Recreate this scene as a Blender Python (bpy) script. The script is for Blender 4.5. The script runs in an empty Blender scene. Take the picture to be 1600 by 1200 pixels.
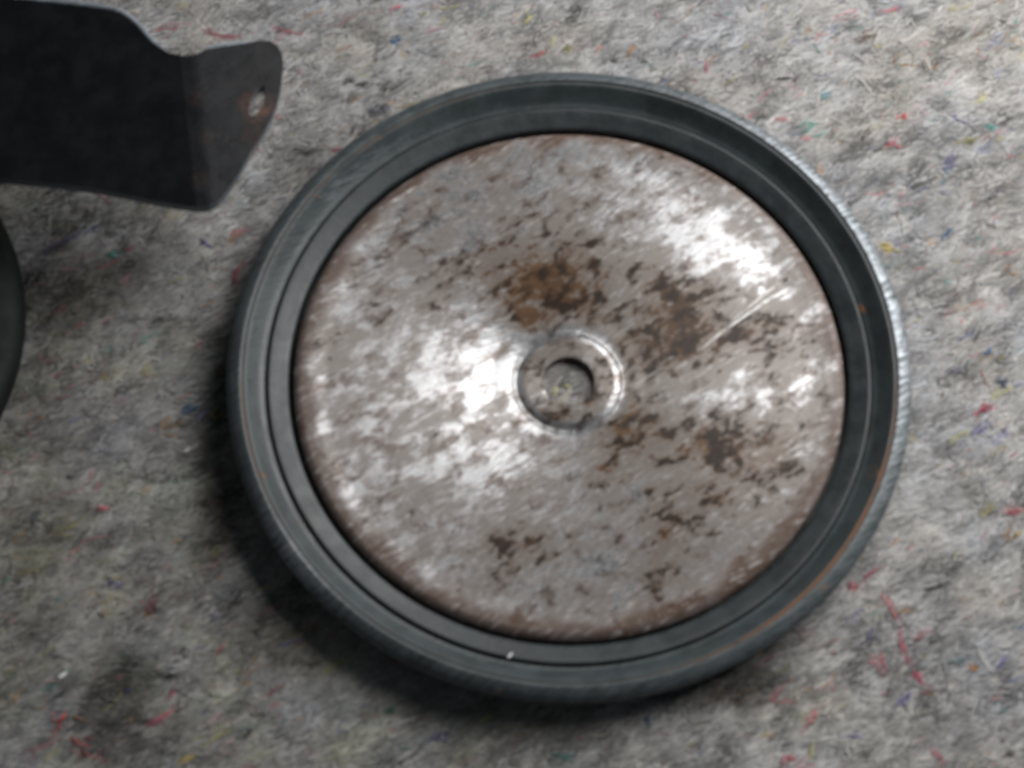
import bpy, bmesh, math, random
import numpy as np
from mathutils import Vector, Matrix

random.seed(7)
rng = np.random.default_rng(11)
S = bpy.context.scene
COL = S.collection
R = 0.1                                  # outer radius of the wheel in metres

# ------------------------------------------------------------------ camera
TILT = math.radians(23.0)
DIST = 0.70
FPX = 3760.0                             # focal length in photograph pixels (1600 wide)
TARGET = Vector((-0.0166, -0.0048, 0.0125))
cam_d = bpy.data.cameras.new('camera')
cam = bpy.data.objects.new('camera', cam_d)
COL.objects.link(cam)
cam.location = TARGET + Vector((0, -math.sin(TILT), math.cos(TILT))) * DIST
cam.rotation_euler = (TILT, 0, 0)
cam_d.sensor_width = 36.0
cam_d.lens = FPX * 36.0 / 1600.0
cam_d.clip_start = 0.01
cam_d.clip_end = 50
cam_d.dof.use_dof = True
cam_d.dof.focus_distance = 1.20
cam_d.dof.aperture_fstop = 26
S.camera = cam
S.render.resolution_x, S.render.resolution_y = 1024, 768


def at(px, py, z=0.0):
    """point of the photograph -> place in the scene at height z"""
    d = Vector(((px - 800) / FPX, -(py - 600) / FPX, -1.0))
    d.rotate(cam.rotation_euler)
    t = (z - cam.location.z) / d.z
    return cam.location + d * t


# ------------------------------------------------------------------ light
W = bpy.data.worlds.new('World')
S.world = W
W.use_nodes = True
W.node_tree.nodes['Background'].inputs[0].default_value = (0.80, 0.90, 1.0, 1)
W.node_tree.nodes['Background'].inputs[1].default_value = 0.048


def area(name, az, el, dist, sx, sy, power, col):
    l = bpy.data.lights.new(name, 'AREA')
    l.shape = 'RECTANGLE'
    l.size, l.size_y, l.energy, l.color = sx, sy, power, col
    o = bpy.data.objects.new(name, l)
    COL.objects.link(o)
    a, e = math.radians(az), math.radians(el)
    v = Vector((math.cos(a) * math.cos(e), math.sin(a) * math.cos(e), math.sin(e)))
    o.location = v * dist
    o.rotation_euler = (-v).to_track_quat('-Z', 'Y').to_euler()
    return o


area('window_light', 40, 41, 0.48, 0.46, 0.40, 3.6, (1.0, 0.99, 0.982))

S.view_settings.view_transform = 'Standard'
S.view_settings.look = 'None'
S.view_settings.exposure = 0.10
S.view_settings.gamma = 1.0
S.cycles.filter_width = 2.0
S.cycles.use_denoising = True


# ------------------------------------------------------------------ helpers
def link(o, parent=None, label=None, cat=None, group=None, kind=None):
    COL.objects.link(o)
    if parent:
        o.parent = parent
    if label:
        o['label'] = label
    if cat:
        o['category'] = cat
    if group:
        o['group'] = group
    if kind:
        o['kind'] = kind
    return o


def mesh_obj(name, verts, faces, mat, smooth=True):
    me = bpy.data.meshes.new(name)
    me.from_pydata([tuple(v) for v in verts], [], faces)
    me.update()
    me.materials.append(mat)
    if smooth:
        me.polygons.foreach_set('use_smooth', np.ones(len(me.polygons), bool))
    return bpy.data.objects.new(name, me)


def lathe(name, prof, seg, mat, closed=True, wob=0.0):
    n = len(prof)
    verts, faces = [], []
    for i in range(seg):
        a = 2 * math.pi * i / seg
        k = 1 + wob * (math.sin(3 * a + 1) * .5 + math.sin(7 * a + .4) * .3 + math.sin(19 * a) * .12)
        for r, z in prof:
            verts.append((r * k * R * math.cos(a), r * k * R * math.sin(a), z * R))
    m = n if closed else n - 1
    for i in range(seg):
        j = (i + 1) % seg
        for q in range(m):
            p = (q + 1) % n
            faces.append((i * n + q, j * n + q, j * n + p, i * n + p))
    o = mesh_obj(name, verts, faces, mat)
    bm = bmesh.new()
    bm.from_mesh(o.data)
    bmesh.ops.recalc_face_normals(bm, faces=bm.faces)
    bm.to_mesh(o.data)
    bm.free()
    return o


def smooth_prof(pts, sub=4):
    """Catmull-Rom through open profile points"""
    P = [np.array(p, float) for p in pts]
    out = []
    for i in range(len(P) - 1):
        p0, p1, p2, p3 = P[max(i - 1, 0)], P[i], P[i + 1], P[min(i + 2, len(P) - 1)]
        for k in range(sub):
            t = k / sub
            q = .5 * (2 * p1 + (p2 - p0) * t + (2 * p0 - 5 * p1 + 4 * p2 - p3) * t * t + (3 * p1 - p0 - 3 * p2 + p3) * t ** 3)
            out.append(tuple(q))
    out.append(tuple(P[-1]))
    return out


LAT = rng.random((256, 256))


def vnoise(x, y):
    xi, yi = np.floor(x).astype(int), np.floor(y).astype(int)
    fx, fy = x - xi, y - yi
    fx, fy = fx * fx * (3 - 2 * fx), fy * fy * (3 - 2 * fy)
    a, b = LAT[xi % 256, yi % 256], LAT[(xi + 1) % 256, yi % 256]
    c, d = LAT[xi % 256, (yi + 1) % 256], LAT[(xi + 1) % 256, (yi + 1) % 256]
    return (a * (1 - fx) + b * fx) * (1 - fy) + (c * (1 - fx) + d * fx) * fy


class NT:
    """small node-graph writer"""

    def __init__(self, name):
        self.m = bpy.data.materials.new(name)
        self.m.use_nodes = True
        self.t = self.m.node_tree
        self.b = self.t.nodes['Principled BSDF']

    def n(self, typ, **kw):
        o = self.t.nodes.new(typ)
        for k, v in kw.items():
            setattr(o, k, v)
        return o

    def put(self, sock, v):
        if isinstance(v, bpy.types.NodeSocket):
            self.t.links.new(v, sock)
        elif isinstance(v, (tuple, list)) and len(v) == 3 and sock.type == 'RGBA':
            sock.default_value = (*v, 1)
        else:
            sock.default_value = v

    def math(self, op, a, b=0.0, clamp=False):
        o = self.n('ShaderNodeMath', operation=op, use_clamp=clamp)
        self.put(o.inputs[0], a)
        self.put(o.inputs[1], b)
        return o.outputs[0]

    def ramp(self, v, lo, hi, a=0.0, b=1.0):
        o = self.n('ShaderNodeMapRange', interpolation_type='SMOOTHSTEP')
        self.put(o.inputs[0], v)
        o.inputs[1].default_value, o.inputs[2].default_value = lo, hi
        o.inputs[3].default_value, o.inputs[4].default_value = a, b
        return o.outputs[0]

    def mix(self, f, a, b, blend='MIX'):
        o = self.n('ShaderNodeMix', data_type='RGBA', blend_type=blend)
        self.put(o.inputs[0], f)
        self.put(o.inputs[6], a)
        self.put(o.inputs[7], b)
        return o.outputs[2]

    def coord(self, scale=(1, 1, 1), rot=0.0, loc=(0, 0, 0)):
        tc = self.n('ShaderNodeTexCoord')
        r = self.n('ShaderNodeVectorRotate', rotation_type='Z_AXIS')
        self.t.links.new(tc.outputs['Object'], r.inputs[0])
        r.inputs['Angle'].default_value = rot
        mp = self.n('ShaderNodeMapping')
        self.t.links.new(r.outputs[0], mp.inputs[0])
        mp.inputs['Scale'].default_value = scale
        mp.inputs['Location'].default_value = loc
        return mp.outputs[0]

    def noise(self, vec, scale, detail=4, rough=0.55, dist=0.0):
        o = self.n('ShaderNodeTexNoise')
        self.put(o.inputs['Vector'], vec)
        o.inputs['Scale'].default_value = scale
        o.inputs['Detail'].default_value = detail
        o.inputs['Roughness'].default_value = rough
        o.inputs['Distortion'].default_value = dist
        return o.outputs[0]

    def attr(self, name, out='Fac'):
        o = self.n('ShaderNodeAttribute', attribute_name=name)
        return o.outputs[out]

    def bump(self, h, strength, dist):
        o = self.n('ShaderNodeBump')
        self.put(o.inputs['Height'], h)
        o.inputs['Strength'].default_value = strength
        o.inputs['Distance'].default_value = dist
        self.t.links.new(o.outputs[0], self.b.inputs['Normal'])

    def set(self, **kw):
        for k, v in kw.items():
            self.put(self.b.inputs[k.replace('_', ' ')], v)


STREAK = math.radians(-33)               # direction in which the felt nap and the scratches run

# ------------------------------------------------------------------ materials
# recycled wool felt
g = NT('recycled_felt')
st = g.coord((0.5, 1.25, 1), STREAK)
iso = g.coord()
big = g.noise(iso, 75, 3, .6)
mid = g.noise(st, 330, 4, .62, .6)
fine = g.noise(st, 1150, 3, .6)
v = g.math('ADD', g.math('MULTIPLY', mid, .55), g.math('ADD', g.math('MULTIPLY', big, .30), g.math('MULTIPLY', fine, .25)))
cr = g.n('ShaderNodeValToRGB')
g.put(cr.inputs[0], v)
e = cr.color_ramp.elements
e[0].position, e[0].color = .36, (.095, .092, .086, 1)
e[1].position, e[1].color = .72, (.48, .47, .455, 1)
x = e.new(.47); x.color = (.205, .198, .188, 1)
x = e.new(.57); x.color = (.335, .325, .31, 1)
c = cr.outputs[0]
for loc, sc, lo, hi, col, amt in (((3, 1, 0), 260, .66, .74, (.34, .27, .10), .55), ((7, 2, 0), 240, .68, .75, (.10, .11, .22), .6),
                                  ((1, 9, 0), 290, .70, .76, (.42, .10, .12), .55), ((4, 4, 0), 180, .70, .76, (.10, .19, .19), .5),
                                  ((9, 5, 0), 210, .66, .73, (.04, .04, .04), .75)):
    nn = g.noise(g.coord((0.55, 1.2, 1), STREAK, loc), sc, 2, .5, .8)
    c = g.mix(g.ramp(nn, lo, hi, 0, amt), c, col)
c = g.mix(g.math('MULTIPLY', g.attr('soil_shade'), .85), c, (.035, .031, .022))  # dirt and the painted shadows of bracket and rim
g.set(Base_Color=c, Roughness=.95, Specular_IOR_Level=.1)
g.put(g.b.inputs['Sheen Weight'], .25)
g.put(g.b.inputs['Sheen Roughness'], .6)
g.bump(g.math('ADD', mid, g.math('MULTIPLY', fine, .6)), .45, .0010)
M_FELT = g.m

g = NT('wool_fibre')
g.set(Base_Color=g.attr('col', 'Color'), Roughness=.9, Specular_IOR_Level=.15)
g.put(g.b.inputs['Sheen Weight'], .2)
M_FIBRE = g.m

# zinc plated plate with rust bloom
g = NT('tarnished_zinc')
p = g.coord((1 / R, 1 / R, 1 / R))
ps = g.coord((.75 / R, 1.25 / R, 1 / R), STREAK)
br = g.coord((3.6 / R, 20 / R, 1 / R), STREAK)
br2 = g.coord((5 / R, 14 / R, 1 / R), STREAK, (5, 3, 0))
stain_glint = g.attr('stain_glint')
edge = g.attr('edge')
n1 = g.noise(ps, 11.5, 7, .68, .35)
n2 = g.noise(g.coord((.8 / R, 1.2 / R, 1 / R), STREAK, (3.3, 1.7, 0)), 20, 4, .6, .3)
n3 = g.noise(p, 4.2, 4, .6)
n4 = g.noise(g.coord((.7 / R, 1.35 / R, 1 / R), STREAK, (1.3, 6.7, 0)), 42, 3, .6, .4)
scr = g.noise(br, 6, 3, .6)
scr2 = g.noise(br2, 6, 4, .65)
oxide = g.ramp(g.math('ADD', g.math('ADD', g.math('MULTIPLY', n1, .75), g.math('MULTIPLY', scr2, .25)), g.math('MULTIPLY', stain_glint, .22)), .41, .54)
c = g.mix(oxide, (.53, .53, .535), (.262, .235, .216))
c = g.mix(g.ramp(n2, .49, .66, 0, .85), c, (.165, .128, .108))
c = g.mix(g.ramp(g.math('ADD', stain_glint, g.math('MULTIPLY', g.math('SUBTRACT', n1, .5), .8)), .15, .85, 0, .42), c, (.125, .080, .045))
sv = g.math('ADD', g.math('ADD', g.math('MULTIPLY', stain_glint, 1.0), g.math('MULTIPLY', g.math('SUBTRACT', n1, .5), 1.1)), g.math('MULTIPLY', g.math('SUBTRACT', n2, .5), 2.5))
sv = g.math('ADD', sv, g.math('MULTIPLY', g.math('SUBTRACT', n4, .5), 2.4))
rust = g.ramp(sv, .36, .88)
rc = g.mix(g.ramp(n3, .4, .6), (.055, .030, .018), (.105, .057, .027))
rc = g.mix(g.ramp(n4, .38, .62, 0, .5), rc, (.13, .070, .035))
rc = g.mix(g.ramp(n2, .46, .60), rc, (.030, .018, .012))
c = g.mix(rust, c, rc)
c = g.mix(edge, c, (.085, .045, .028))
wear = g.ramp(scr, .55, .70, 0, .38)
c = g.mix(g.math('MULTIPLY', wear, g.math('SUBTRACT', 1.0, rust)), c, (.75, .74, .73))
sx = g.n('ShaderNodeSeparateXYZ')
g.t.links.new(g.coord((1 / R, 1 / R, 1 / R), STREAK, (0, 0, 0)), sx.inputs[0])
scm = None
for px, py, L_, w_, a_ in ((1165, 502, 150, 3.0, .9), (1125, 530, 90, 2.2, .8), (1215, 470, 70, 4.0, 1.0), (1185, 478, 120, 2.0, .8), (1010, 590, 60, 1.6, .7), (625, 307, 70, 2.6, .8), (1235, 430, 50, 2.2, .8), (660, 660, 70, 1.6, .6), (960, 330, 80, 1.6, .6)):
    qx, qy = (px - 889) / 537, -(py - 594) / 491
    ux = qx * math.cos(STREAK) - qy * math.sin(STREAK)
    uy = qx * math.sin(STREAK) + qy * math.cos(STREAK)
    du = g.ramp(g.math('ABSOLUTE', g.math('SUBTRACT', sx.outputs[0], ux)), L_ * .25 / 537, L_ * .5 / 537, 1, 0)
    dv = g.ramp(g.math('ABSOLUTE', g.math('SUBTRACT', g.math('ADD', sx.outputs[1], g.math('MULTIPLY', g.math('SUBTRACT', sx.outputs[0], ux), (random.random() - .5) * .32)), uy)), w_ * .3 / 537, w_ / 537, a_, 0)
    mk = g.math('MULTIPLY', g.math('MULTIPLY', du, dv), g.ramp(n4, .36, .60, .15, 1))
    scm = mk if scm is None else g.math('MAXIMUM', scm, mk)
c = g.mix(scm, c, (.85, .84, .82))
rust = g.math('MULTIPLY', rust, g.math('SUBTRACT', 1.0, scm))
dull = g.math('MAXIMUM', rust, edge)
met = g.math('SUBTRACT', g.ramp(oxide, 0, 1, .85, .30), g.math('MULTIPLY', dull, .85), True)
ro = g.math('ADD', g.ramp(oxide, 0, 1, .315, .40), g.math('ADD', g.math('MULTIPLY', dull, .12), g.math('MULTIPLY', scr, .10)))
g.set(Base_Color=c, Metallic=met, Roughness=ro)
g.put(g.b.inputs['Anisotropic'], .88)
g.put(g.b.inputs['Anisotropic Rotation'], .25)
tg = g.n('ShaderNodeTangent', direction_type='RADIAL', axis='Z')
g.t.links.new(tg.outputs[0], g.b.inputs['Tangent'])
g.bump(g.math('ADD', g.math('MULTIPLY', scr, 1.1), g.math('ADD', g.math('MULTIPLY', n4, .35), g.math('MULTIPLY', scr2, .45))), .5, .00035)
M_ZINC = g.m


def dark_metal(name, base, rough, rustamt, dust=.25, hatch=0.0, rust_band=None, bare_glint=False, spots=()):
    g = NT(name)
    p = g.coord((1 / R, 1 / R, 1 / R))
    a = g.noise(p, 14, 5, .6)
    b = g.noise(p, 90, 3, .6)
    s = g.noise(g.coord((3 / R, 30 / R, 4 / R), STREAK), 4, 3, .6)
    c = g.mix(g.ramp(a, .35, .7), base, tuple(k * 1.35 for k in base))
    c = g.mix(g.ramp(b, .55, .75, 0, dust), c, (.10, .105, .10))
    rs = g.ramp(g.noise(g.coord((1 / R, 1 / R, 1 / R), 0, (2, 5, 1)), 11, 5, .65), .66 - rustamt, .76 - rustamt)
    if rust_band:
        at_ = g.attr('rustline')
        rs = g.math('MAXIMUM', rs, g.math('MULTIPLY', at_, g.ramp(a, .30, .50)))
    sc = g.ramp(g.noise(g.coord((1 / R, 1 / R, 1 / R), .7, (4, 1, 3)), 30, 4, .7, 1.0), .58, .72, 0, .45)
    c = g.mix(sc, c, tuple(k * 2.2 + .003 for k in base))
    dk = g.ramp(g.noise(g.coord((1 / R, 1 / R, 1 / R), .2, (8, 3, 3)), 6, 5, .65), .5, .68, 0, .5)
    c = g.mix(dk, c, (base[0] * .62, base[1] * .50, base[2] * .42))
    c = g.mix(g.math('MULTIPLY', rs, .85), c, (.20, .080, .024))
    for pos, rad, amt in spots:
        vd = g.n('ShaderNodeVectorMath', operation='DISTANCE')
        g.t.links.new(g.n('ShaderNodeTexCoord').outputs['Object'], vd.inputs[0])
        vd.inputs[1].default_value = pos
        dd = g.math('ADD', vd.outputs['Value'], g.math('MULTIPLY', g.math('SUBTRACT', a, .5), rad * 1.6))
        c = g.mix(g.math('MULTIPLY', g.ramp(dd, rad * .2, rad, amt, 0), g.ramp(b, .35, .65)), c, (.13, .055, .030))
    if bare_glint:
        ba = g.attr('bare_glint')  # scraped metal and painted highlights
        hs = g.noise(g.coord((2.5 / R, 26 / R, 3 / R), STREAK), 5, 3, .65)
        k = g.math('MULTIPLY', ba, g.ramp(g.math('ADD', hs, g.math('MULTIPLY', b, .35)), .52, .82), True)
        c = g.mix(k, c, (.36, .39, .42))
        g.set(Metallic=g.math('MULTIPLY', k, .6))
    g.set(Base_Color=c, Roughness=g.math('ADD', g.ramp(a, .3, .7, rough - .06, rough + .08), g.math('MULTIPLY', rs, .3), True), Specular_IOR_Level=.5)
    g.bump(g.math('ADD', g.math('MULTIPLY', a, .6), g.math('ADD', g.math('MULTIPLY', b, .4), g.math('MULTIPLY', s, .5 + hatch))), .35, .0004)
    return g


M_RIM = dark_metal('weathered_dark_rim', (.037, .048, .051), .42, .02, .3, .8, True, True).m
M_GASKET = dark_metal('dark_rubber_gasket', (.020, .026, .0285), .44, -.06, .2).m
M_BLACK = dark_metal('worn_black_paint', (.0045, .005, .0065), .40, -.05, .015, spots=[(tuple(at(403, 168, .043)), .0070, 1.0), (tuple(at(306, 152, .045)), .0034, .2), (tuple(at(322, 214, .045)), .0034, .18), (tuple(at(312, 282, .045)), .0040, .22), (tuple(at(395, 210, .044)), .004, .25)]).m
M_EDGE = dark_metal('worn_edge_and_glint', (.13, .15, .165), .42, .06, .4).m
M_GLINT = dark_metal('pale_glint', (.22, .25, .28), .38, -.02, .4).m  # pale colour standing in for the bracket's edge highlight
M_DRUM = dark_metal('dark_drum_paint', (.006, .008, .008), .62, -.03, .04)
M_DRUM.set(Specular_IOR_Level=.2)
M_DRUM = M_DRUM.m
g = NT('white_paint_chip')
g.set(Base_Color=g.mix(g.noise(g.coord(), 900, 2), (.75, .74, .70), (.9, .9, .88)), Roughness=.6)
M_CHIP = g.m


# ------------------------------------------------------------------ felt blanket
def felt_h(x, y):
    c, s = math.cos(STREAK), math.sin(STREAK)
    u, w = x * c - y * s, x * s + y * c
    h = (vnoise(x * 55 + 9, y * 55 + 3) - .5) * .0022
    h += (vnoise(u * 170 + 40, w * 330 + 17) - .5) * .0009
    h += (vnoise(u * 420 + 80, w * 800 + 55) - .5) * .0005
    return h


def soil_shade(x, y):
    """dirty, oily places plus bracket and rim shadows painted on the blanket, 0..1"""
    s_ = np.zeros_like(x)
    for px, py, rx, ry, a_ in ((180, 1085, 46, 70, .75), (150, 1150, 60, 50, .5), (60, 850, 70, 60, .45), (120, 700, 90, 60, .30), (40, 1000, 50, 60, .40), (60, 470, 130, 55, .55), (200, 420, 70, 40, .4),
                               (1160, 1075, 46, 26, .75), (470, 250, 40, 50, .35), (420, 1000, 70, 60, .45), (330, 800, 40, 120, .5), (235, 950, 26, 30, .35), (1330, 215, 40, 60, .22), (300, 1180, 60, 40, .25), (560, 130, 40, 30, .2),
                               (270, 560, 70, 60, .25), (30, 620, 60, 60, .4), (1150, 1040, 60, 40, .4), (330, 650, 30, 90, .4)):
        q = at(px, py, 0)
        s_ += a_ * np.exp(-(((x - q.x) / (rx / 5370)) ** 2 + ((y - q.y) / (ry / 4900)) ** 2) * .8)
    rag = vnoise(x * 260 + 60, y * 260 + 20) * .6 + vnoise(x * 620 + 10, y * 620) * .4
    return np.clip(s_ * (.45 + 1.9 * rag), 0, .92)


def axis(c0, half, n, far):
    core = np.linspace(c0 - half, c0 + half, n)
    out = half + (far - half) * (np.arange(1, 25) / 24.0) ** 1.8
    return np.concatenate([c0 - out[::-1], core, c0 + out])


xs, ys = axis(-.0166, .20, 460, .85), axis(0, .175, 400, .85)
X, Y = np.meshgrid(xs, ys)
Z = felt_h(X, Y)
nx, ny = len(xs), len(ys)
idx = np.arange(nx * ny).reshape(ny, nx)
F = np.stack([idx[:-1, :-1], idx[:-1, 1:], idx[1:, 1:], idx[1:, :-1]], -1).reshape(-1, 4)
me = bpy.data.meshes.new('felt_blanket')
me.from_pydata(np.c_[X.ravel(), Y.ravel(), Z.ravel()], [], F.tolist())
me.polygons.foreach_set('use_smooth', np.ones(len(me.polygons), bool))
me.materials.append(M_FELT)
me.attributes.new('soil_shade', 'FLOAT', 'POINT').data.foreach_set('value', soil_shade(X.ravel(), Y.ravel()).astype(np.float32))
felt = link(bpy.data.objects.new('felt_blanket', me), label='mottled grey recycled wool felt blanket under the metal parts', kind='structure')


def ribbons(name, P0, ang, length, curl, width, lift, cols, seg=3):
    """many short flat fibres as one mesh; per-fibre colour in the attribute col"""
    N = len(P0)
    t = np.linspace(0, 1, seg + 1)
    V = np.zeros((N, seg + 1, 2, 3))
    x, y = P0[:, 0].copy(), P0[:, 1].copy()
    for k in range(seg + 1):
        a = ang + curl * (t[k] - .5)
        w = width * (.35 + .65 * math.sin(math.pi * (.1 + .8 * t[k])))
        nxv, nyv = -np.sin(a) * w / 2, np.cos(a) * w / 2
        z = felt_h(x, y) + lift * math.sin(math.pi * t[k]) + .00006
        roll = (rng.random(N) - .5) * .2 * w
        V[:, k, 0] = np.c_[x + nxv, y + nyv, z + roll]
        V[:, k, 1] = np.c_[x - nxv, y - nyv, z - roll]
        x += np.cos(a) * length / seg
        y += np.sin(a) * length / seg
    n2 = (seg + 1) * 2
    base = (np.arange(N) * n2)[:, None]
    q = np.array([[2 * k, 2 * k + 1, 2 * k + 3, 2 * k + 2] for k in range(seg)]).reshape(1, -1)
    F = (base + q).reshape(-1, 4)
    me = bpy.data.meshes.new(name)
    me.from_pydata(V.reshape(-1, 3), [], F.tolist())
    at_ = me.attributes.new('col', 'FLOAT_COLOR', 'POINT')
    C = np.repeat(np.c_[cols, np.ones(N)], n2, 0).astype(np.float32)
    at_.data.foreach_set('color', C.ravel())
    me.polygons.foreach_set('use_smooth', np.ones(len(me.polygons), bool))
    me.materials.append(M_FIBRE)
    return bpy.data.objects.new(name, me)


NF = 95000
P0 = np.c_[rng.uniform(-.215, .185, NF), rng.uniform(-.17, .175, NF)]
ang = -STREAK + rng.normal(0, .27, NF) + np.where(rng.random(NF) < .12, rng.uniform(-1.5, 1.5, NF), 0)
ln = rng.gamma(3.5, .0012, NF)
cs_, sn_ = math.cos(STREAK), math.sin(STREAK)
U, V_ = P0[:, 0] * cs_ - P0[:, 1] * sn_, P0[:, 0] * sn_ + P0[:, 1] * cs_
fld = .22 * vnoise(P0[:, 0] * 75 + 5, P0[:, 1] * 75) + .50 * vnoise(U * 190 + 31, V_ * 270 + 8) + .28 * vnoise(U * 330 + 3, V_ * 640 + 81)
tone = np.clip(.305 + (fld - .5) * .76, .085, .45) * (1 - .80 * soil_shade(P0[:, 0], P0[:, 1])) * np.clip(rng.normal(1, .08, NF), .7, 1.3)
PAL0 = np.array([(.46, .12, .14), (.34, .30, .10), (.10, .12, .26), (.06, .22, .21), (.03, .03, .035), (.12, .12, .13), (.36, .20, .08), (.44, .26, .28)])
hue = vnoise(P0[:, 0] * 60 + 44, P0[:, 1] * 60 + 12) - .5
olv = np.clip((-P0[:, 0] - P0[:, 1]) * 3.0, 0, .5) * np.clip(vnoise(P0[:, 0] * 90, P0[:, 1] * 90 + 70) * 1.6 - .4, 0, 1)
cols = np.c_[tone * (1.02 + .10 * hue - .06 * olv), tone * (1.0 + .0 * olv), tone * (.975 - .16 * hue - .30 * olv)]
PAL = np.array([(.45, .08, .10), (.30, .25, .07), (.06, .08, .22), (.04, .20, .19), (.02, .02, .025), (.55, .52, .42), (.35, .16, .05), (.42, .20, .22)])
ci, cj = np.floor(U * 420).astype(int), np.floor(V_ * 560).astype(int)
hsh = LAT[ci % 256, cj % 256]
k = hsh < .030
cols[k] = PAL0[(LAT[(ci[k] + 91) % 256, (cj[k] + 37) % 256] * 7.99).astype(int)] * .62 + cols[k] * .38
k = rng.random(NF) < .03
cols[k] = PAL[rng.integers(0, len(PAL), k.sum())] * .6 * rng.uniform(.6, 1.2, (k.sum(), 1)) + .4 * cols[k]
fib = ribbons('felt_fibres', P0, ang, ln, rng.normal(0, .9, NF), rng.uniform(.00018, .00062, NF), rng.uniform(.0, .0004, NF), cols)
link(fib, felt, kind='stuff')

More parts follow.
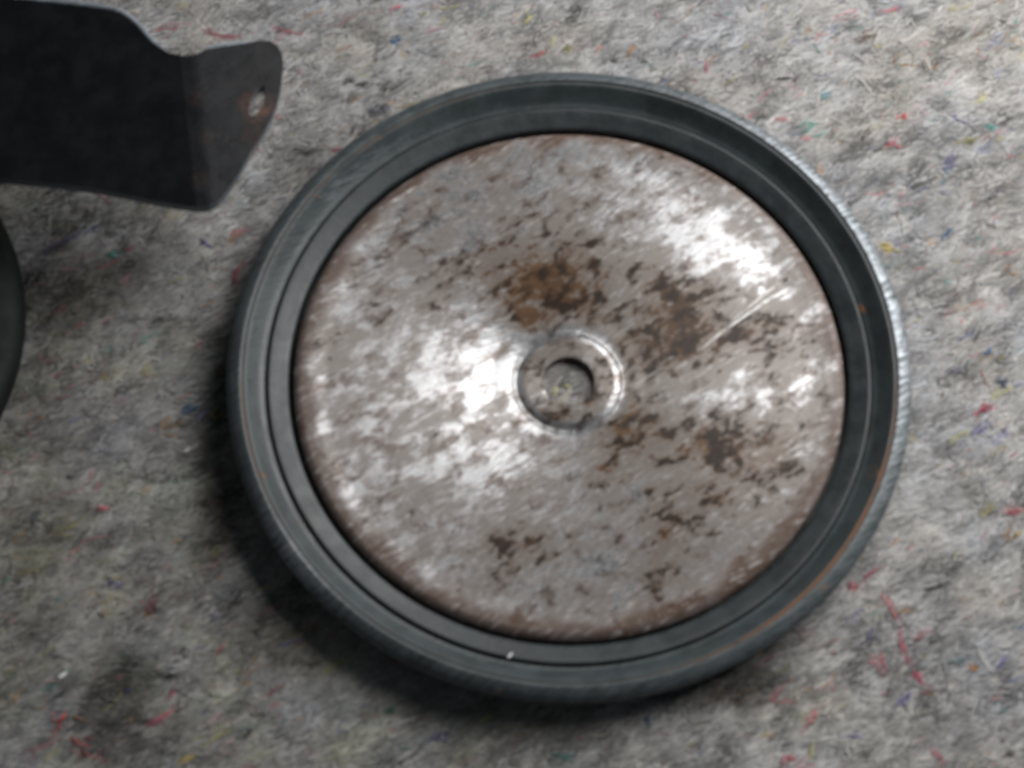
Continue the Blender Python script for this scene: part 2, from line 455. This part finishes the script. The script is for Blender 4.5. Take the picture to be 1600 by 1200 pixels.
# coloured threads and tufts that can be told apart (photo x, y, angle, length in photo pixels, colour, kind)
RED, PINK, CRIM = (.55, .05, .05), (.50, .14, .17), (.42, .05, .10)
TEAL, YEL, ORG = (.05, .30, .25), (.50, .38, .08), (.45, .20, .04)
NAVY, BLK, VIO = (.03, .04, .08), (.02, .02, .022), (.10, .09, .26)
WHT, LYEL, BLUE, OLV, BRN = (.62, .60, .56), (.52, .50, .22), (.05, .13, .26), (.22, .20, .06), (.13, .08, .045)
THREADS = [
    (270, 44, 10, 70, CRIM, 't'), (350, 42, -6, 80, CRIM, 't'), (450, 45, -14, 66, CRIM, 't'),
    (1390, 950, -70, 60, PINK, 't'), (1418, 1010, -80, 70, PINK, 't'), (1432, 1055, -50, 26, CRIM, 'b'), (1375, 1035, -55, 30, PINK, 'b'),
    (1360, 893, 40, 46, CRIM, 't'), (1332, 915, 20, 24, PINK, 'b'),
    (1412, 183, 35, 16, RED, 'b'), (1394, 226, 15, 26, (.48, .10, .14), 'b'), (1222, 187, 5, 32, (.48, .12, .13), 't'),
    (1268, 196, 22, 48, TEAL, 'b'), (1290, 148, 30, 18, (.22, .42, .42), 'b'), (1387, 384, -20, 30, YEL, 'b'),
    (985, 80, 60, 34, ORG, 't'), (1105, 105, 75, 26, PINK, 't'), (935, 78, 60, 22, (.50, .18, .14), 't'),
    (1246, 125, 60, 30, NAVY, 't'), (1222, 122, 10, 40, BLK, 't'), (1500, 186, -35, 40, VIO, 't'), (1485, 252, 60, 30, VIO, 'b'),
    (1510, 220, 25, 36, OLV, 'b'), (1536, 158, 30, 30, LYEL, 't'), (1355, 57, 40, 44, BRN, 'b'), (1320, 22, 20, 60, PINK, 't'), (1390, 8, 20, 50, PINK, 't'),
    (1284, 55, 30, 20, (.5, .2, .2), 'b'), (1545, 200, -10, 20, TEAL, 'b'),
    (1522, 440, 60, 30, BLK, 't'), (1527, 525, 55, 22, BLK, 't'), (1545, 548, 40, 16, BLUE, 'b'), (1538, 640, 30, 26, CRIM, 'b'),
    (1538, 590, -75, 50, (.34, .20, .16), 't'), (1566, 610, 30, 50, LYEL, 't'), (1532, 668, 45, 40, VIO, 'b'), (1500, 685, 25, 50, LYEL, 't'),
    (1570, 680, 40, 40, VIO, 't'), (1566, 596, 20, 20, NAVY, 'b'), (1552, 350, -15, 34, BRN, 't'), (1480, 365, 40, 24, BLUE, 'b'),
    (1465, 915, 20, 50, BLK, 't'), (1570, 1035, 50, 40, VIO, 't'), (1520, 1043, 0, 16, ORG, 'b'), (1545, 1030, -60, 60, WHT, 't'),
    (1500, 1030, 10, 26, (.10, .19, .20), 'b'), (1415, 1088, 50, 26, VIO, 'b'), (1335, 1152, -5, 36, VIO, 't'), (1465, 1180, -55, 36, PINK, 't'),
    (1580, 1178, 20, 20, BLK, 'b'), (1275, 1170, 70, 46, LYEL, 't'), (1232, 1185, 20, 26, PINK, 'b'), (1270, 1120, 60, 24, PINK, 'b'),
    (1585, 800, 10, 24, PINK, 'b'), (1590, 835, 25, 20, YEL, 't'), (1460, 830, 40, 40, WHT, 't'), (1500, 870, 40, 24, LYEL, 't'),
    (865, 65, 65, 30, LYEL, 't'), (890, 78, 40, 24, OLV, 'b'), (840, 84, 25, 36, (.45, .09, .10), 't'), (825, 28, 70, 24, LYEL, 'b'),
    (690, 30, 65, 22, LYEL, 't'), (620, 15, 20, 36, PINK, 't'), (535, 75, 40, 34, (.45, .20, .14), 't'), (620, 62, 20, 16, BLUE, 'b'),
    (660, 18, 25, 30, OLV, 't'), (500, 0, 20, 30, NAVY, 't'), (595, 168, 15, 40, NAVY, 'b'), (545, 124, 10, 24, BLK, 'b'), (566, 130, 20, 24, BLK, 'b'),
    (480, 235, 15, 36, BLK, 'b'), (525, 233, 20, 30, (.36, .13, .15), 't'), (430, 180, -35, 30, (.4, .2, .2), 't'),
    (175, 397, 0, 18, TEAL, 'b'), (200, 386, 35, 26, (.32, .05, .06), 't'), (90, 385, 35, 100, (.09, .09, .18), 't'), (320, 378, -40, 20, VIO, 'b'),
    (380, 430, 65, 60, (.30, .05, .07), 't'), (208, 408, 20, 24, BLK, 'b'), (245, 500, 20, 24, (.05, .06, .06), 'b'),
    (95, 1125, 65, 28, RED, 'b'), (125, 1165, -20, 50, (.40, .06, .05), 'b'), (250, 1118, 35, 60, CRIM, 't'), (268, 1085, 60, 26, CRIM, 't'),
    (238, 948, 70, 30, (.20, .04, .05), 'b'), (180, 914, 15, 26, VIO, 'b'), (385, 1146, 15, 24, BLK, 'b'), (268, 1056, 15, 20, BLK, 'b'),
    (340, 1155, 35, 70, LYEL, 't'), (290, 1190, 30, 40, YEL, 't'), (345, 1015, 50, 30, (.38, .12, .12), 't'), (430, 1080, 35, 46, (.33, .08, .08), 't'),
    (40, 890, 25, 40, (.32, .22, .05), 't'), (60, 810, 15, 44, (.05, .08, .08), 'b'), (200, 1040, 15, 36, BLK, 'b'), (160, 795, 0, 16, PINK, 'b'),
    (415, 915, 30, 46, LYEL, 't'), (425, 938, 20, 20, (.04, .16, .08), 'b'), (295, 640, 20, 30, BLUE, 'b'), (285, 1020, 20, 22, BLK, 'b'),
    (520, 1040, 40, 50, LYEL, 't'), (610, 1110, 30, 24, (.05, .18, .10), 'b'), (690, 1150, 20, 30, VIO, 'b'), (880, 1180, 0, 30, (.08, .22, .20), 'b'),
    (1010, 1130, 60, 26, BLUE, 'b'), (1120, 1085, 40, 40, BRN, 'b'), (1150, 1092, 20, 60, BRN, 'b'), (870, 612, 70, 16, LYEL, 't'), (884, 604, 30, 14, LYEL, 't'),
    (15, 550, 30, 30, PINK, 't'), (370, 1120, 40, 36, WHT, 't'), (300, 690, 35, 30, WHT, 't'), (760, 1120, 30, 40, LYEL, 't'),
    (1450, 90, -70, 60, WHT, 't'), (1350, 130, -60, 70, WHT, 't'), (1560, 60, 30, 40, (.30, .32, .42), 'b'), (1410, 330, 60, 30, BRN, 't'),
]
for (px, py, deg, lpx, col, kd) in THREADS:
    p = at(px, py, 0.0005)
    L = lpx / 5370.0
    if kd == 't':
        n = 6
        off = rng.normal(0, .00022, (n, 2))
        wd = rng.uniform(.00015, .00034, n)
        lnn = L * rng.uniform(.7, 1.05, n)
        sa = .10
        cu = rng.normal(0, .35, n) + rng.normal(0, .5)
    else:
        n = 16
        off = rng.normal(0, 1, (n, 2)) * np.array([L * .24, L * .13])
        wd = rng.uniform(.00018, .0005, n)
        lnn = L * rng.uniform(.35, .8, n)
        sa = .3
        cu = rng.normal(0, .6, n)
    a0 = math.radians(deg)
    ca, sn = math.cos(a0), math.sin(a0)
    an = a0 + rng.normal(0, sa, n)
    pts = np.c_[p.x + off[:, 0] * ca - off[:, 1] * sn - np.cos(an) * lnn / 2, p.y + off[:, 0] * sn + off[:, 1] * ca - np.sin(an) * lnn / 2]
    cc = (np.array(col)[None] * .80 + .20 * np.array((.26, .255, .245))) * rng.uniform(.7, 1.3, (n, 1))
    o = ribbons('thread' if kd == 't' else 'wool_tuft', pts, an, lnn, cu, wd, rng.uniform(-.0003, .0008, n), cc, seg=5)
    link(o, felt)

# ------------------------------------------------------------------ the wheel
wheel = bpy.data.objects.new('metal_wheel', None)
wheel.empty_display_size = .02
link(wheel, label='round steel wheel with rust-stained silver face and dark grey stepped rim', cat='wheel')

rim_p = [(.8870, .104), (.8885, .1075), (.8930, .1095), (.8990, .1110), (.9080, .1180), (.9250, .1360), (.9370, .1490), (.9425, .1545), (.9465, .1570), (.9490, .1560),
         (.9510, .1545), (.9530, .1560), (.9560, .1600), (.9600, .1612), (.9680, .1590), (.9800, .1535), (.9900, .1480), (.9960, .1420), (1.0, .1330),
         (.9995, .1220), (.9940, .1150), (.9700, .0990), (.9350, .0780), (.9150, .0500), (.9080, .0100), (.9000, -.006), (.8700, -.006), (.8600, .010),
         (.8600, .060), (.8720, .085)]
rim_p = [(a, b - .018 if b > .03 else b) for a, b in rim_p]
rim = lathe('rim', rim_p, 360, M_RIM, wob=.0007)
n = len(rim_p)
co = np.array([v.co[:] for v in rim.data.vertices])
rr = np.hypot(co[:, 0], co[:, 1]) / R
th = np.degrees(np.arctan2(co[:, 1], co[:, 0]))
aw = 1.5 * np.exp(-((th + 36) / 24) ** 2) + .2 * np.exp(-((th - 130) / 25) ** 2) + .35 * np.exp(-((th + 170) / 22) ** 2) + .06
rl = np.exp(-((rr - .951) / .004) ** 2) * aw * (co[:, 2] > .09 * R)
rim.data.attributes.new('rustline', 'FLOAT', 'POINT').data.foreach_set('value', np.clip(rl * 1.3, 0, 1).astype(np.float32))
def bump_(a, c_, w_):
    return np.exp(-((((a - c_) + 180) % 360 - 180) / w_) ** 2)


ba = np.clip(1.25 * bump_(th, 22, 34) + .15, 0, 1) * (rr > .9585) + .55 * bump_(th, 217, 9) * (rr > .953)  # scraped flange metal, plus a highlight painted in at the lower left
ba += .28 * np.clip((143 - th) / 1.5, 0, 1) * np.clip((th - 112) / 26, 0, 1) * (rr > .897) * (rr < .930)  # light reflection painted on the upper left band
ba *= co[:, 2] > .098 * R
rim.data.attributes.new('bare_glint', 'FLOAT', 'POINT').data.foreach_set('value', np.clip(ba, 0, 1).astype(np.float32))
link(rim, wheel, label='dark grey stepped outer rim with a thin rust line')

gas_p = [(.8205, .060), (.8210, .0870), (.8230, .0930), (.8275, .0960), (.8380, .0998), (.8550, .1065), (.8740, .1145), (.8805, .1160), (.8840, .1140), (.8858, .106), (.8860, .070)]
gas_p = [(a, b - .018) for a, b in gas_p]
link(lathe('gasket', gas_p, 300, M_GASKET, wob=.0004), wheel, label='smooth dark grey ring around the silver face')

# face plate: shallow dish, edge rolled over
top = [(.153, .0270), (.158, .0258), (.165, .0255), (.174, .0268), (.184, .0295), (.20, .0332), (.215, .0335)]
zc = .0335
for q in range(60):
    rq = .228 + q * .008
    zc += .008 * .29 * max(0, 1 - (rq - .20) / .42) ** 1.6
    top.append((rq, zc))
zz = top[-1][1]
top += smooth_prof([(.708, zz + .0004), (.73, zz + .0030), (.752, zz + .0062), (.765, zz + .0075), (.776, zz + .0078), (.786, zz + .0040), (.794, zz - .002), (.799, zz - .010), (.800, zz - .022)], 4)
prof = top + [(.792, zz - .018), (.74, zz - .012), (.24, .025), (.153, .018)]
plate = lathe('face_plate', prof, 300, M_ZINC)
co = np.array([v.co[:] for v in plate.data.vertices]) / R
STAINS_GLINTS = [(790, 430, 75, 48, .55), (845, 480, 46, 42, .75), (820, 500, 30, 22, .6), (905, 395, 90, 50, .42), (930, 490, 40, 46, .50), (880, 440, 60, 40, .45),
          (1020, 445, 45, 45, .55), (1070, 490, 62, 50, .60), (1130, 520, 66, 46, .50), (985, 555, 45, 40, .42), (1110, 460, 60, 30, .30), (1040, 540, 50, 40, .35), (1195, 510, 45, 40, .46), (1080, 570, 60, 34, .30),
          (985, 680, 80, 42, .55), (950, 745, 46, 26, .35), (1095, 690, 60, 34, .40), (1160, 720, 70, 46, .45), (1110, 780, 90, 60, .22), (1215, 690, 40, 60, .30), (1040, 835, 40, 55, .60),
          (800, 850, 56, 36, .58), (665, 862, 28, 26, .45), (1015, 930, 34, 44, .35), (740, 590, 36, 24, .28), (690, 660, 60, 30, .22), (610, 500, 34, 26, .22),
          (520, 545, 30, 30, .22), (960, 640, 60, 30, .40), (1120, 770, 60, 40, .25), (1250, 560, 40, 40, .25), (650, 470, 40, 30, .15), (820, 560, 24, 40, -.5), (740, 585, 80, 60, -.40), (700, 680, 80, 50, -.25), (1110, 395, 100, 60, -.10), (1150, 490, 40, 24, -.5),
          (775, 535, 30, 34, -.55), (885, 505, 30, 18, -.45), (1080, 380, 110, 60, -.25), (560, 640, 60, 60, -.15), (840, 470, 14, 12, -.5), (960, 870, 60, 40, -.12), (1130, 750, 50, 30, -.2)]  # negative entries: clean metal, and highlight lobes painted brighter
lx, ly = co[:, 0], co[:, 1]
sv = np.zeros(len(co))
for px, py, rx, ry, s_ in STAINS_GLINTS:
    d2 = ((lx - (px - 889) / 537) / (rx / 537)) ** 2 + ((ly + (py - 594) / 491) / (ry / 491)) ** 2
    sv += s_ * np.exp(-d2 * .9)
sv += .10 * np.clip(vnoise(lx * 5 + 20, ly * 5 + 20) - .45, 0, 1)
rr = np.hypot(lx, ly)
sv -= 1.1 * np.exp(-((rr - .160) / .015) ** 2)
th = np.arctan2(ly, lx)
ew = .760 - .028 * vnoise(th * 9 + 30, rr * 0 + 3) - .018 * vnoise(th * 31 + 30, rr * 0 + 9) + .012 * np.cos(th - .9)
ed = np.clip((rr - ew) / .030, 0, 1)
plate.data.attributes.new('stain_glint', 'FLOAT', 'POINT').data.foreach_set('value', np.clip(sv, -1, 1.2).astype(np.float32))
plate.data.attributes.new('edge', 'FLOAT', 'POINT').data.foreach_set('value', (ed * .80).astype(np.float32))
plate.scale = (1.013, 1.013, 1)
link(plate, wheel, label='dished silver face plate with brown rust stains')

boss_p = [(.0755, -.004), (.0755, .0335), (.0762, .0358), (.0785, .0370), (.092, .0376), (.115, .0376), (.126, .0372), (.1330, .0360), (.1385, .0335), (.1435, .0300), (.1480, .0272), (.1545, .0256), (.1545, .0185), (.132, .0140), (.132, -.004)]
boss = lathe('centre_boss', boss_p, 160, M_ZINC)
co = np.array([v.co[:] for v in boss.data.vertices]) / R
rb = np.hypot(co[:, 0], co[:, 1])
bs = .26 - 1.0 * (rb > .134) + .25 * np.exp(-((co[:, 0] - .10) ** 2 + (co[:, 1] - .0) ** 2) / .005) + .35 * np.exp(-((co[:, 0] + .03) ** 2 + (co[:, 1] + .125) ** 2) / .003) + .25 * np.exp(-((co[:, 0] + .11) ** 2 + (co[:, 1] - .02) ** 2) / .003)
boss.data.attributes.new('stain_glint', 'FLOAT', 'POINT').data.foreach_set('value', bs.astype(np.float32))
boss.data.attributes.new('edge', 'FLOAT', 'POINT').data.foreach_set('value', np.where(np.hypot(co[:, 0], co[:, 1]) < .0759, .7, 0).astype(np.float32))
link(boss, wheel, label='flat round centre boss with an open hole')

# ------------------------------------------------------------------ dark drum at the left edge of the photograph
c0 = at(-356, 518, .008)
drum_p = [(.0, .165), (.30, .165), (.56, .160), (.66, .152), (.71, .138), (.735, .118), (.745, .095), (.745, .060), (.735, .040), (.70, .015), (.66, -.004), (.0, -.004)]
drum = lathe('round_drum', drum_p[1:-1] + [(.30, -.004)], 200, M_DRUM)
bm = bmesh.new()
bm.from_mesh(drum.data)
for z in (.165 * R, -.004 * R):
    ring = [v for v in bm.verts if abs(math.hypot(v.co.x, v.co.y) - .30 * R) < 1e-5 and abs(v.co.z - z) < 1e-5]
    ring.sort(key=lambda v: math.atan2(v.co.y, v.co.x))
    bm.faces.new(ring)
bmesh.ops.delete(bm, geom=[f for f in bm.faces if len(f.verts) == 4 and all(abs(math.hypot(v.co.x, v.co.y) - .30 * R) < 1e-5 for v in f.verts)], context='FACES_ONLY')
bmesh.ops.recalc_face_normals(bm, faces=bm.faces)
bm.to_mesh(drum.data)
bm.free()
drum.location = (c0.x, c0.y, 0)
link(drum, label='dark round metal drum cut off by the left edge, below the black bracket', cat='drum')

# ------------------------------------------------------------------ black bracket
ZB = .045                                 # height of the tab above the felt
outline = [(-330, -40), (-200, -36), (-60, -14), (40, 0), (110, 6), (165, 14), (190, 22), (212, 40), (235, 66), (262, 82), (290, 88), (308, 84), (325, 76), (350, 72), (380, 68), (405, 63),
           (422, 64), (434, 71), (441, 84), (443, 102), (440, 130), (434, 160), (424, 186), (408, 214), (390, 242), (372, 274), (359, 293), (350, 305), (340, 314), (328, 320), (314, 323), (298, 323),
           (250, 316), (200, 305), (150, 295), (80, 286), (0, 279), (-100, 272), (-200, 268), (-330, 264)]
slot = []
for i in range(16):
    a = 2 * math.pi * i / 16
    u, w = 25 * math.cos(a), 9.5 * math.sin(a)
    b_ = math.radians(112)
    slot.append((402 + u * math.cos(b_) - w * math.sin(b_), 158 + u * math.sin(b_) + w * math.cos(b_)))


def ring_pts(L, step):
    out = []
    for i in range(len(L)):
        a, b_ = Vector(L[i]), Vector(L[(i + 1) % len(L)])
        m = max(1, int((b_ - a).length / step))
        out += [a.lerp(b_, k / m) for k in range(m)]
    return out


bm = bmesh.new()
for L in (ring_pts(outline, 30), [Vector(s_) for s_ in slot]):
    vs = [bm.verts.new(at(q.x, q.y, ZB)) for q in L]
    for i in range(len(vs)):
        bm.edges.new((vs[i], vs[(i + 1) % len(vs)]))
bmesh.ops.triangle_fill(bm, use_beauty=True, use_dissolve=False, edges=bm.edges[:])
A, B = at(303, 88, ZB), at(330, 327, ZB)
dline = (B - A).normalized()
nrm = Vector((dline.y, -dline.x, 0))
if nrm.x < 0:
    nrm = -nrm
for off in (-.050, -.046, -.042, -.038, -.034, -.006, -.004, -.0015, -.0007, 0, .0007, .0015, .004, .010, .016):
    bmesh.ops.bisect_plane(bm, geom=bm.verts[:] + bm.edges[:] + bm.faces[:], plane_co=A + nrm * off, plane_no=nrm)
for off in np.linspace(-.055, -.120, 12):
    bmesh.ops.bisect_plane(bm, geom=bm.verts[:] + bm.edges[:] + bm.faces[:], plane_co=A + nrm * float(off), plane_no=nrm)


def sstep(t):
    t = min(1, max(0, t))
    return t * t * (3 - 2 * t)


zend = .165 * R + .0030
def bend(p):
    """bend the flat blank: tab turned down, far end lowered onto the drum"""
    d = (p - A).dot(nrm)
    z = ZB
    if d > -.0015:
        z -= .125 * (max(0, d + .0015) ** 2 / .006 if d < .0015 else d)     # tab bent downward
    if d < -.004:
        z += .15 * (d + .004)
    k = sstep((-d - .066) / .040)
    z = z * (1 - k) + zend * k
    return cam.location + (p - cam.location) * ((z - cam.location.z) / (p.z - cam.location.z))


for v in bm.verts:
    v.co = bend(v.co)
bmesh.ops.recalc_face_normals(bm, faces=bm.faces)
if sum(f.normal.z for f in bm.faces) < 0:
    bmesh.ops.reverse_faces(bm, faces=bm.faces)
me = bpy.data.meshes.new('steel_bracket')
bm.to_mesh(me)
bm.free()
me.materials.append(M_BLACK)
br_ = bpy.data.objects.new('steel_bracket', me)
link(br_, label='bent black steel bracket with a rusty slotted tab, upper left', cat='bracket')
so = br_.modifiers.new('thickness', 'SOLIDIFY')
so.thickness, so.offset = .0036, -1
me.materials.append(M_EDGE)
so.material_offset_rim = 1
bv = br_.modifiers.new('edge', 'BEVEL')
bv.width, bv.segments, bv.limit_method, bv.angle_limit = .0015, 3, 'ANGLE', math.radians(40)

bv.material = 1  # worn edge colour on the bevels also paints in the top edge highlight


def bead(pts, rad):
    """thin pale bead added along a cut edge as its highlight"""
    P = [bend(at(x_, y_, ZB)) + Vector((0, 0, -.0006)) for x_, y_ in pts]
    vs, fs = [], []
    for i, p_ in enumerate(P):
        t_ = (P[min(i + 1, len(P) - 1)] - P[max(i - 1, 0)]).normalized()
        side = t_.cross(Vector((0, 0, 1))).normalized()
        up = side.cross(t_)
        k_ = rad * math.sin(math.pi * (.06 + .88 * i / (len(P) - 1))) ** .5 * random.uniform(.75, 1.15)
        vs += [p_ + (side * math.cos(a_) + up * math.sin(a_)) * k_ for a_ in [2 * math.pi * q_ / 8 for q_ in range(8)]]
    for i in range(len(P) - 1):
        for q_ in range(8):
            fs.append((i * 8 + q_, i * 8 + (q_ + 1) % 8, i * 8 + 8 + (q_ + 1) % 8, i * 8 + 8 + q_))
    link(mesh_obj('edge_glint', vs, fs, M_GLINT), br_, label='pale bead added as the highlight along the upper edge of the black bracket')


bead(smooth_prof([(30, -4), (70, 0), (110, 4), (165, 11), (192, 19), (214, 36), (237, 62), (256, 76)], 5), .0011)
bead(smooth_prof([(318, 76), (340, 71), (365, 68), (388, 64)], 5), .0009)

# ------------------------------------------------------------------ small white flecks
for (px, py, z, lpx, wpx, deg, lab) in ((797, 1024, .0119, 15, 6, 50, 'tiny white fleck lying on the dark rim below the silver face'),
                                       (292, 703, .0012, 15, 6, 35, 'tiny white fleck on the felt left of the wheel'),
                                       (98, 1055, .0012, 20, 9, 35, 'tiny white fleck on the felt near the lower left corner')):
    p = at(px, py, z)
    L, w = lpx * .8 / 5370, wpx * .55 / 5370
    pts = [(-.5, -.2), (-.2, -.5), (.3, -.42), (.5, .05), (.25, .5), (-.3, .4)]
    vs = [(a * L, b_ * w, .0002 + .0002 * a) for a, b_ in pts] + [(a * L * .9, b_ * w * .9, -.0003) for a, b_ in pts]
    fs = [tuple(range(6)), tuple(range(11, 5, -1))] + [(i, i + 6, (i + 1) % 6 + 6, (i + 1) % 6) for i in range(6)]
    o = mesh_obj('white_fleck', vs, fs, M_CHIP, False)
    o.location = p
    o.rotation_euler = (.1, .15, math.radians(deg))
    link(o, label=lab, cat='fleck', group='white flecks')
